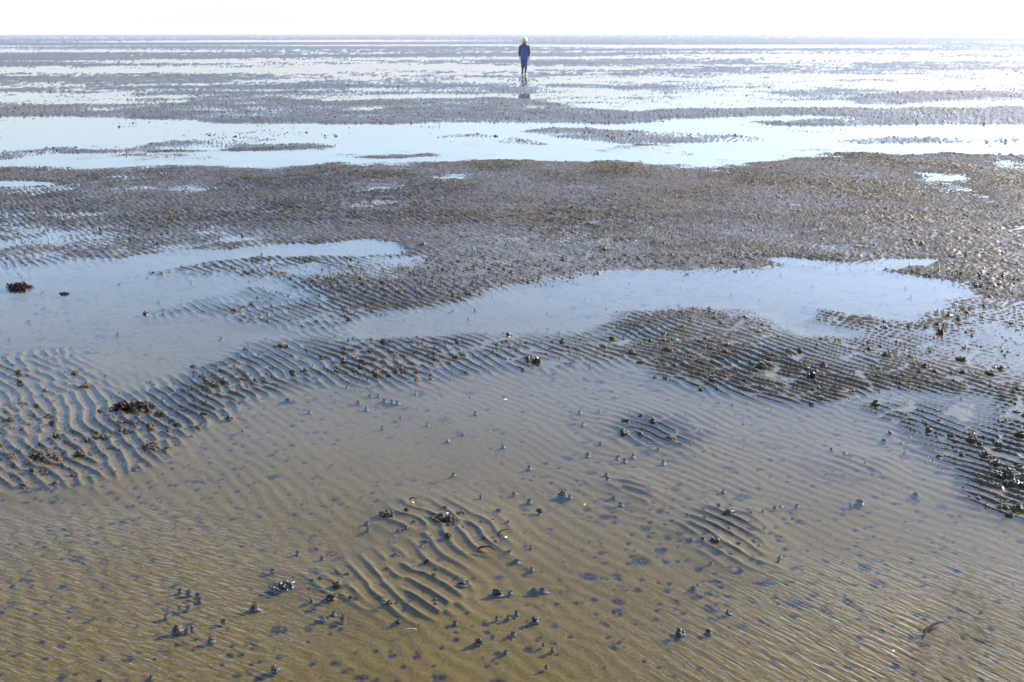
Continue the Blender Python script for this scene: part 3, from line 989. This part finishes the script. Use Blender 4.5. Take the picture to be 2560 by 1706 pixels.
def region(u, v):
    if v > 1230:
        return 'faint little worm cast in the sandy shallows along the bottom', 'worm casts scattered in the bottom shallows'
    if u < 760:
        return 'worm cast sitting among the bold dark ripples of the left bar', 'worm casts on the left bar'
    if u > 2080:
        return 'glinting worm cast on the sunlit ripple crests near the right edge', 'worm casts on the right edge bar'
    if v < 1000:
        return 'worm cast on the rippled middle bar between the two wide pools', 'worm casts on the middle bar'
    return 'small worm cast on the thin crests just below the middle bar', 'worm casts below the middle bar'


for k in single:
    lab, grp = region(uu[k], vv[k])
    o = put_cast(float(xa[k]), float(ya[k]), float(sa[k]) * 2, lab, grp, hs=rg.uniform(.8, 1.2))
    to_label.append((o, float(uu[k]), float(vv[k]), True, float(show[k])))
# each says which one it is by the landmark it stands next to
MARKS = [
    (C7(1090, 250), 'the topmost central heap'), (C7(1480, 280), 'the weed-flecked wide heap'), (C7(345, 772), 'the dark chunky heap'), (C7(725, 780), 'the pale crumbly heap'),
    (C7(672, 862), 'the cone-like cast'), (C7(1880, 828), 'the plump bright-sided cast'), (C7(2175, 1030), 'the cast with a black hollow'), (C7(1750, 1178), 'the flat wide cast pair'),
    (C3(1300, 943), 'the round red-brown cast'), (C8(330, 90), 'the spiky cast heap'), (C8(240, 280), 'the biggest heap on long ripples'),
    (C8(0, 900), 'the white-glinting bottom cast'), (C8(2215, 15), 'the ragged heap at the right'), (C5(1450, 1265), 'the twin cast in the wide pool'),
    (C5(2145, 905), 'the far crumbly heap'), ((2520, 1185), 'the big jagged heap'), ((1264, 1000), 'the lone white shell'),
    ((338, 1020), 'the long heap of weed'), ((43, 720), 'the dark seaweed clump'), ((1325, 900), 'the orange-flecked dark heap'), ((1270, 838), 'the dark upright lump'),
    ((2030, 944), 'the dark middle weed tuft'), ((2352, 834), 'the dark red weed tuft'), ((700, 866), 'the reddish-brown weed scrap'), ((367, 785), 'the dark pebble-like cast'),
]
DIRS = ['right of', 'up and right of', 'straight above', 'up and left of', 'left of', 'down and left of', 'straight below', 'down and right of']
RANK = ['', 'second ', 'third ', 'fourth ', 'fifth ', 'sixth ', 'seventh ', 'eighth ', 'ninth ', 'tenth ', 'eleventh ', 'twelfth ', 'thirteenth ', 'fourteenth ', 'fifteenth ', 'sixteenth ', 'seventeenth ', 'eighteenth ',
        'nineteenth ', 'twentieth ', 'twenty-first ', 'twenty-second ', 'twenty-third ', 'twenty-fourth ', 'twenty-fifth ', 'twenty-sixth ']
boxes = {}
for o, u, v, bysize, w in to_label:
    best = min(range(len(MARKS)), key=lambda i: math.hypot(MARKS[i][0][0] - u, 1.6 * (MARKS[i][0][1] - v)))
    (mu, mv), _ = MARKS[best]
    sec = int(round(math.atan2(mv - v, u - mu) / (math.pi / 4))) % 8
    boxes.setdefault((best, sec, bysize), []).append((-w if bysize else math.hypot(mu - u, mv - v), o))
for (b, sec, bysize), rows in boxes.items():
    rows.sort(key=lambda q: q[0])
    for i, (_, o) in enumerate(rows):
        if i >= len(RANK):
            continue
        if bysize:
            o['label'] = '%slargest worm cast %s %s' % (RANK[i], DIRS[sec], MARKS[b][1])
        else:
            o['label'] = '%sclosest small worm cast %s %s' % (RANK[i], DIRS[sec], MARKS[b][1])
rest = np.ones(len(xa), bool)
rest[single] = False
masses = []
near_r = rest & (np.hypot(xa, ya) < 5.5)
mid_r = rest & ~near_r
if near_r.any():
    masses.append(pile(xa[near_r], ya[near_r], sa[near_r], CAST_MID, ga, .2))
masses.append(pile(xa[mid_r], ya[mid_r], sa[mid_r], CAST_MID, ga, .2))
xb, yb, gb = scatter(8.6, 18, 330, 502)
masses.append(pile(xb, yb, gb.lognormal(math.log(.0135), .38, len(xb)), CAST_FAR, gb, .2))
xc, yc, gc = scatter(18, 34, 85, 503)
masses.append(pile(xc, yc, gc.lognormal(math.log(.0185), .35, len(xc)), CAST_DOT, gc, .1, .6))
xd, yd, gd = scatter(34, 62, 13, 504)
masses.append(pile(xd, yd, gd.lognormal(math.log(.026), .35, len(xd)), CAST_DOT, gd, .1, .5))
cm, fm = join_np(masses)
tag(link('worm_cast_field', mesh_from('worm_cast_field', cm, fm), MAT_CAST), 'countless small worm casts strewn over the banks and bars', None, None, 'stuff')

# ------------------------------------------------------------------ seaweed
MAT_WEED = simple_mat('brown_seaweed', (.016, .008, .004), rough=.4, var=.5, scale=60, spec=.4)
MAT_WEED_RED = simple_mat('red_seaweed', (.045, .009, .005), rough=.5, var=.5, scale=60, spec=.3)
MAT_WEED_GOLD = simple_mat('golden_seaweed', (.07, .038, .014), rough=.5, var=.5, scale=60, spec=.6)
MAT_SHELL = simple_mat('white_shell', (.78, .75, .70), rough=.35, var=.12, scale=30, spec=.5)
MAT_SHELL_BR = simple_mat('orange_shell', (.55, .22, .05), rough=.4, var=.3, scale=50, spec=.5)
MAT_STICK = simple_mat('dark_driftwood', (.03, .016, .010), rough=.8, var=.4, scale=80, spec=.05)
MAT_STRAW = simple_mat('dry_straw', (.28, .25, .16), rough=.6, var=.3, scale=80, spec=.3)


def ribbon(g, rx, ry, hmax, ln, wd):
    """one curling frond"""
    n = 8
    x, y = g.normal(0, rx * .45), g.normal(0, ry * .45)
    a = g.uniform(0, 6.28)
    z = g.uniform(.0, hmax)
    left, right = [], []
    for i in range(n):
        t = i / (n - 1)
        w = wd * (1 - .6 * t) * (1 + .4 * math.sin(i * 2.1 + a))
        nx, ny = -math.sin(a), math.cos(a)
        zz = max(0, z + .012 * math.sin(i * 1.3 + a * 3))
        left.append((x + nx * w, y + ny * w, zz + g.uniform(0, .006)))
        right.append((x - nx * w, y - ny * w, zz))
        x += math.cos(a) * ln / n
        y += math.sin(a) * ln / n
        a += g.normal(0, .55)
        z = z * .86
    co = np.array(left + right)
    f = []
    for i in range(n - 1):
        f += [(i, i + 1, n + i + 1), (i, n + i + 1, n + i)]
    # second skin so that it has thickness
    co2 = co + np.array([0, 0, .0018])
    f = np.array(f)
    return np.concatenate([co, co2]), np.concatenate([f[:, ::-1], f + len(co)])


def seaweed(u, v, w, label, seed, mats, fronds=70, hmax=.05, ratio=.6):
    x, y = map(float, ground(u, v))
    r = px_width(u, v, w) / 2
    z = max(0, float(height(np.array([x]), np.array([y]), .01)[0])) - .004
    e = bpy.data.objects.new('seaweed_clump', None)
    COL.objects.link(e)
    e.location = (x, y, z)
    tag(e, label, 'seaweed')
    g = np.random.default_rng(seed)
    k = len(mats)
    for i, (mname, mat, dx) in enumerate(mats):
        parts = []
        for j in range(fronds // k):
            c, f = ribbon(g, r, r * ratio, hmax, r * g.uniform(.5, 1.1), r * .07 + .0015)
            c[:, 0] += dx * r
            parts.append((c, f))
        for j in range(5):
            c, f = lump_shape(seed * 7 + j + i * 50, 3, ICO1)
            s = hmax * .45
            parts.append((c * s + np.array([dx * r + g.normal(0, r * .35), g.normal(0, r * ratio * .3), 0]), f))
        c, f = join_np(parts)
        link(mname, mesh_from(mname, c, f), mat, e)
    placed.append((x, y))
    return e


seaweed(43, 720, 50, 'dark brown clump of seaweed lying in the blue pool at the left edge', 31, [('frond', MAT_WEED, -.05), ('frond', MAT_WEED, .05), ('red_frond', MAT_WEED_RED, .3)], 90, .036, .5)
seaweed(338, 1020, 62, 'long heap of dark and brown weed on the left bar, reddish at one end', 32, [('frond', MAT_WEED, -.05), ('red_frond', MAT_WEED_RED, -.62), ('golden_frond', MAT_WEED_GOLD, .45)], 100, .032, .38)
seaweed(1340, 905, 26, 'small orange-brown scrap of weed on the middle bar', 33, [('frond', MAT_WEED_GOLD, 0)], 26, .02, .6)
seaweed(2030, 944, 30, 'small dark tuft of weed low on the right half of the middle bar', 34, [('frond', MAT_WEED, 0)], 26, .02, .6)
seaweed(2352, 834, 16, 'little dark red tuft of weed on the ripples near the right edge', 35, [('frond', MAT_WEED, 0)], 22, .03, .7)
seaweed(1120, 1300, 30, 'stringy yellowish weed scrap tangled in the wide cast heap', 36, [('frond', MAT_WEED_GOLD, 0)], 18, .014, .4)
seaweed(2505, 1200, 34, 'dark red weed caught under the big jagged cast heap', 37, [('frond', MAT_WEED_RED, 0)], 24, .03, .5)
seaweed(700, 866, 30, 'reddish-brown weed scrap lying in the thin crests of the left pool', 38, [('frond', MAT_WEED_GOLD, 0)], 18, .008, .3)
seaweed(160, 736, 26, 'small olive weed scrap floating beside the dark seaweed clump', 39, [('frond', MAT_WEED, 0)], 18, .012, .3)


# ------------------------------------------------------------------ shells, sticks, straw
def shell_mesh(seed, ribs=9):
    """one fanned, ribbed cockle valve, hollow side down"""
    bm = bmesh.new()
    nu, nv = ribs * 2 + 1, 7
    rows = []
    for j in range(nv):
        t = j / (nv - 1)
        row = []
        for i in range(nu):
            a = (i / (nu - 1) - .5) * math.radians(200)
            rad = t * (1 + .04 * (i % 2))
            row.append(bm.verts.new((rad * math.sin(a) * .95, rad * math.cos(a) * .8 + .1, .55 * math.sqrt(max(0, 1 - (t - .25) ** 2 * 1.7)) + .03 * (i % 2) * t)))
        rows.append(row)
    for j in range(nv - 1):
        for i in range(nu - 1):
            bm.faces.new((rows[j][i], rows[j][i + 1], rows[j + 1][i + 1], rows[j + 1][i]))
    bmesh.ops.remove_doubles(bm, verts=bm.verts, dist=1e-4)
    bmesh.ops.solidify(bm, geom=bm.faces[:], thickness=.06)
    me = bpy.data.meshes.new('shell')
    bm.to_mesh(me)
    bm.free()
    for p in me.polygons:
        p.use_smooth = True
    return me


def put_shell(u, v, w, label, mat, tilt=(0, 0, 0)):
    x, y = map(float, ground(u, v))
    s = px_width(u, v, w) / 2
    o = link('shell', shell_mesh(int(u)), mat)
    z = max(-.002, float(height(np.array([x]), np.array([y]), .005)[0]))
    o.location = (x, y, z - .1 * s)
    o.scale = (s, s, s)
    o.rotation_euler = tilt
    tag(o, label, 'shell')


put_shell(1264, 1000, 11, 'small white shell lying alone in the middle of the wide calm pool', MAT_SHELL, (.3, .1, .6))
put_shell(1030, 1258, 12, 'orange shell under the small arched cast above the central patch', MAT_SHELL_BR, (.9, 0, .2))
put_shell(1463, 1263, 14, 'brownish shell lying flat in the wide pool', MAT_SHELL_BR, (.1, .1, 1.2))
put_shell(1118, 1284, 9, 'white shell chip on the wide weed-flecked cast heap', MAT_SHELL, (.6, .1, .3))
put_shell(1265, 1344, 10, 'pale shell chip by the crest ends of the upper central patch', MAT_SHELL, (.5, .3, 1.0))
put_shell(2235, 1627, 8, 'tiny white shell chip under the wavelets near the bottom right corner', MAT_SHELL, (.2, .1, .4))


def put_stick(u0, v0, u1, v1, rad, label, mat, name, cat, bend=.1, zoff=.003, z0=None):
    x0, y0 = map(float, ground(u0, v0))
    x1, y1 = map(float, ground(u1, v1))
    n = 9
    ln = math.hypot(x1 - x0, y1 - y0)
    nx, ny = -(y1 - y0) / ln, (x1 - x0) / ln
    g = np.random.default_rng(int(u0))
    pts = []
    for i in range(n):
        t = i / (n - 1)
        b = math.sin(t * math.pi) * bend * ln + g.normal(0, .01) * ln
        pts.append((ln * (t - .5), b, g.normal(0, .06) * rad * 3 + rad * 2 * math.sin(t * 3)))
    c, f = tube_np(pts, rad * (1.1 - .6 * np.linspace(0, 1, n)), 7)
    o = link(name, mesh_from(name, c, f), mat)
    xm, ym = (x0 + x1) / 2, (y0 + y1) / 2
    z = float(height(np.array([xm]), np.array([ym]), .005)[0])
    o.location = (xm, ym, (z if z0 is None else z0) + zoff)
    o.rotation_euler = (0, 0, math.atan2(y1 - y0, x1 - x0))
    tag(o, label, cat)
    placed.append((xm, ym))
    return o


put_stick(1243, 1340, 1278, 1326, .0035, 'short dark stick lying past the end of the upper central patch', MAT_STICK, 'stick', 'stick', z0=0)
st = put_stick(2305, 1592, 2368, 1548, .006, 'dark crooked twig under rippled water near the bottom right corner', MAT_STICK, 'twig', 'stick', .08, z0=-.013)
put_stick(1005, 1580, 1042, 1576, .0022, 'slim pale sliver of shell or straw on the bottom shallows', MAT_STRAW, 'straw', 'straw', .05, z0=0)
put_stick(1022, 1252, 1042, 1255, .003, 'small arched dark cast string above the orange shell', MAT_STICK, 'cast_string', 'worm cast', .35, z0=.002)
put_stick(1072, 1287, 1108, 1290, .003, 'thin curved dark weed string reaching out of the wide cast heap', MAT_STICK, 'weed_string', 'seaweed', -.15, z0=.002)
put_stick(1193, 1376, 1240, 1382, .004, 'knotty dark weed string lying below the upper central patch', MAT_STICK, 'weed_string', 'seaweed', .2, z0=.002)

# ------------------------------------------------------------------ the walker
MAT_SKIN = simple_mat('skin', (.45, .27, .19), rough=.5, var=.08, scale=10)
MAT_HAIR = simple_mat('blond_hair', (.52, .43, .24), rough=.6, var=.25, scale=60, bump=.8, bdist=.004)
MAT_JACKET = simple_mat('blue_jacket', (.004, .034, .19), rough=.7, var=.3, scale=18, bump=.5, bdist=.01)
MAT_YOKE = simple_mat('navy_yoke', (.004, .007, .020), rough=.7, var=.3, scale=18, bump=.5, bdist=.01)
MAT_JEANS = simple_mat('blue_trousers', (.008, .036, .13), rough=.8, var=.25, scale=30, bump=.5, bdist=.006)
MAT_BOOT = simple_mat('dark_boots', (.012, .012, .016), rough=.35, var=.2, scale=30)


def loft(rings, sides=16, wob=0.0, seed=0):
    """rings: (x, y, z, rx, ry) closed tube"""
    g = np.random.default_rng(seed)
    a = np.linspace(0, 2 * math.pi, sides, endpoint=False)
    co = []
    for (x, y, z, rx, ry) in rings:
        k = 1 + wob * g.standard_normal(sides)
        co.append(np.stack([x + rx * np.cos(a) * k, y + ry * np.sin(a) * k, np.full(sides, z)], -1))
    co = np.concatenate(co)
    f = []
    n = len(rings)
    for i in range(n - 1):
        for k in range(sides):
            a0, b0 = i * sides + k, i * sides + (k + 1) % sides
            f += [(a0, a0 + sides, b0 + sides), (a0, b0 + sides, b0)]
    for k in range(1, sides - 1):
        f.append((0, k + 1, k))
        e = (n - 1) * sides
        f.append((e, e + k, e + k + 1))
    return co, np.array(f)[:, ::-1]


def person_body(parent):
    V = {  # joint: position, radius x, radius y  (x to her right side as seen from behind, y ahead)
        'pelvis': ((0, 0, .92), .135, .10), 'waist': ((0, 0, 1.06), .115, .085), 'chest': ((0, .01, 1.26), .135, .095), 'neck0': ((.0, .01, 1.42), .06, .055), 'neck': ((.008, .02, 1.48), .048, .05),
        'head0': ((.014, .04, 1.545), .07, .085), 'head1': ((.016, .04, 1.61), .078, .095), 'head2': ((.016, .035, 1.655), .05, .06), 'nose': ((.03, .14, 1.565), .012, .014),
        'ls': ((-.17, .0, 1.37), .055, .055), 'le': ((-.235, -.02, 1.12), .042, .042), 'lw': ((-.25, .03, .90), .027, .032), 'lh': ((-.25, .045, .82), .018, .035),
        'rs': ((.17, .0, 1.37), .055, .055), 're': ((.235, -.01, 1.12), .042, .042), 'rw': ((.235, .01, .88), .027, .032), 'rh': ((.232, .02, .80), .018, .035),
        'lhip': ((-.08, 0, .86), .085, .09), 'lk': ((-.088, .06, .48), .055, .06), 'la': ((-.092, -.02, .10), .035, .04), 'lt': ((-.09, .10, .035), .03, .025),
        'rhip': ((.08, 0, .86), .085, .09), 'rk': ((.06, .03, .47), .055, .06), 'ra': ((.035, .10, .09), .035, .04), 'rt': ((.045, .22, .03), .03, .025)}
    for sd, hx in (('l', -.25), ('r', .232)):
        for i, (dy, ln) in enumerate(((-.005, .062), (.012, .075), (.030, .080), (.048, .070))):
            V[sd + 'f%d' % i] = ((hx + (.006 if i % 2 else -.004), dy + .03, (.80 if sd == 'l' else .78) - ln + .01), .008, .008)
        V[sd + 'th'] = ((hx + (.02 if sd == 'l' else -.02), .075, .80 if sd == 'l' else .78), .009, .009)
    E = [('pelvis', 'waist'), ('waist', 'chest'), ('chest', 'neck0'), ('neck0', 'neck'), ('neck', 'head0'), ('head0', 'head1'), ('head1', 'head2'), ('head0', 'nose'),
         ('neck0', 'ls'), ('ls', 'le'), ('le', 'lw'), ('lw', 'lh'), ('neck0', 'rs'), ('rs', 're'), ('re', 'rw'), ('rw', 'rh'),
         ('pelvis', 'lhip'), ('lhip', 'lk'), ('lk', 'la'), ('la', 'lt'), ('pelvis', 'rhip'), ('rhip', 'rk'), ('rk', 'ra'), ('ra', 'rt')]
    for sd in 'lr':
        E += [(sd + 'h', sd + 'f%d' % i) for i in range(4)] + [(sd + 'h', sd + 'th')]
    keys = list(V)
    me = bpy.data.meshes.new('body')
    me.from_pydata([V[k][0] for k in keys], [(keys.index(a), keys.index(b)) for a, b in E], [])
    o = link('body', me, MAT_SKIN, parent)
    mod = o.modifiers.new('skin', 'SKIN')
    sv = me.skin_vertices[0].data
    for i, k in enumerate(keys):
        sv[i].radius = V[k][1:]
        sv[i].use_root = (k == 'pelvis')
    sub = o.modifiers.new('smooth', 'SUBSURF')
    sub.levels = sub.render_levels = 1
    return o


def build_person():
    x, y = map(float, ground(1311, 185.5))
    e = bpy.data.objects.new('person', None)
    COL.objects.link(e)
    z = float(height(np.array([x]), np.array([y]), .5)[0])
    e.location = (x, y, max(z, -.01) + .0)
    e.rotation_euler = (0, 0, R(-6))
    e.scale = (.92, .92, .92)
    tag(e, 'person in a long blue jacket with pale blond hair walking away over the wet flat', 'person')
    person_body(e)
    # jacket: body of the coat, flaring a little at the hem
    c = loft([(0, -.005, .665, .192, .15), (0, -.005, .68, .205, .16), (0, 0, .80, .20, .152), (.0, 0, .90, .194, .148), (0, 0, 1.02, .182, .14), (0, 0, 1.14, .178, .138), (0, .0, 1.26, .188, .142), (0, .005, 1.30, .192, .14)], 20, .02, 1)
    link('jacket_body', mesh_from('jacket_body', *c), MAT_JACKET, e)
    c = loft([(0, .005, 1.295, .196, .146), (0, .005, 1.36, .2, .135), (0, .008, 1.40, .165, .115), (0, .012, 1.44, .10, .085), (.004, .015, 1.465, .075, .075)], 20, .015, 2)
    link('jacket_yoke', mesh_from('jacket_yoke', *c), MAT_YOKE, e)
    c = loft([(.003, .012, 1.44, .082, .08), (.006, .012, 1.50, .088, .085), (.008, .018, 1.525, .075, .075)], 16, .02, 3)
    link('collar', mesh_from('collar', *c), MAT_YOKE, e)
    for nm, pts in (('sleeve', [(-.165, 0, 1.385, .07, .07), (-.2, -.005, 1.30, .072, .072), (-.232, -.02, 1.13, .062, .062), (-.245, .005, 1.0, .055, .056), (-.252, .03, .89, .05, .05)]),
                    ('sleeve', [(.165, 0, 1.385, .07, .07), (.2, 0, 1.30, .072, .072), (.235, -.01, 1.13, .06, .062), (.238, .0, 1.0, .052, .056), (.235, .01, .87, .048, .05)])):
        c = loft([pts[-1]] + pts[::-1][1:], 12, .025, 4)
        link(nm, mesh_from(nm, *c), MAT_YOKE, e)
    for sx, kx, ky, ax, ay in ((-.088, -.09, .055, -.09, .03), (.088, .07, .035, .06, .055)):
        c = loft([(kx, (ay + ky) / 2, .30, .070, .078), (kx, (ay + ky) / 2, .36, .078, .084), (kx, ky, .50, .08, .085), ((sx + kx) / 2, ky / 2, .68, .092, .10), (sx, 0, .86, .10, .115)], 14, .02, 5)
        link('trouser_leg', mesh_from('trouser_leg', *c), MAT_JEANS, e)
    for ax, ay, kx, ky, toe in ((-.095, -.02, -.088, .03, .10), (.045, .10, .064, .055, .22)):
        shaft = loft([(ax, ay, .05, .05, .06), (ax, ay, .12, .048, .055), ((ax + kx) / 2, (ay + ky) / 2, .20, .052, .058), (kx, ky, .315, .060, .066)], 12, .015, 6)
        foot = loft([(ax, (ay + toe) / 2, .0, .048, .135), (ax, (ay + toe) / 2, .03, .05, .138), (ax, (ay + toe) / 2 - .01, .07, .044, .11), (ax, ay + .01, .10, .04, .06)], 12, .01, 7)
        c = join_np([shaft, foot])
        link('boot', mesh_from('boot', *c), MAT_BOOT, e)
    # hair: chin-long bob with a ragged outline
    g = np.random.default_rng(4)
    c, f = ICO2
    h = c * np.array([.128, .138, .145])
    h = h * (1 + .05 * g.standard_normal((len(h), 1)))
    h[:, 1] -= .02 * (h[:, 2] < 0)
    h = h + np.array([.018, .022, 1.605])
    parts = [(h, f)]
    for i in range(46):
        a = g.uniform(math.pi * .95, math.pi * 2.05)
        x0, y0 = .016 + .085 * math.cos(a), .022 + .1 * math.sin(a)
        pts = [(x0 * .8, y0 * .8, 1.69), (x0 * 1.12, y0 * 1.12, 1.62), (x0 * 1.25 + g.normal(0, .008), y0 * 1.2, 1.55), (x0 * 1.28 + g.normal(0, .014), y0 * 1.15, 1.50 + g.uniform(-.02, .03))]
        parts.append(tube_np(pts, .014, 5))
    c, f = join_np(parts)
    link('hair', mesh_from('hair', c, f), MAT_HAIR, e)
    return e


build_person()

# ------------------------------------------------------------------ sea haze
HAZE_R, HAZE_D = 9600.0, .0005
bm = bmesh.new()
bmesh.ops.create_cube(bm, size=1)
for v in bm.verts:
    v.co.x *= HAZE_R * 2
    v.co.y *= HAZE_R * 2
    v.co.z = 3.2 if v.co.z > 0 else -1.5
me = bpy.data.meshes.new('haze')
bm.to_mesh(me)
bm.free()
hm, hnt, hout = new_mat('sea_haze')
pv = N(hnt, 'ShaderNodeVolumePrincipled', Density=HAZE_D, Anisotropy=.3)
pv.inputs['Color'].default_value = (.92, .94, 1, 1)
hnt.links.new(pv.outputs[0], hout.inputs['Volume'])
tag(link('haze', me, hm), kind='stuff')
print('casts single', n_single, len(xa), len(xb), len(xc), len(xd), 'placed', len(placed), 'flat', len(flat.data.vertices), 'field tris', len(fm))
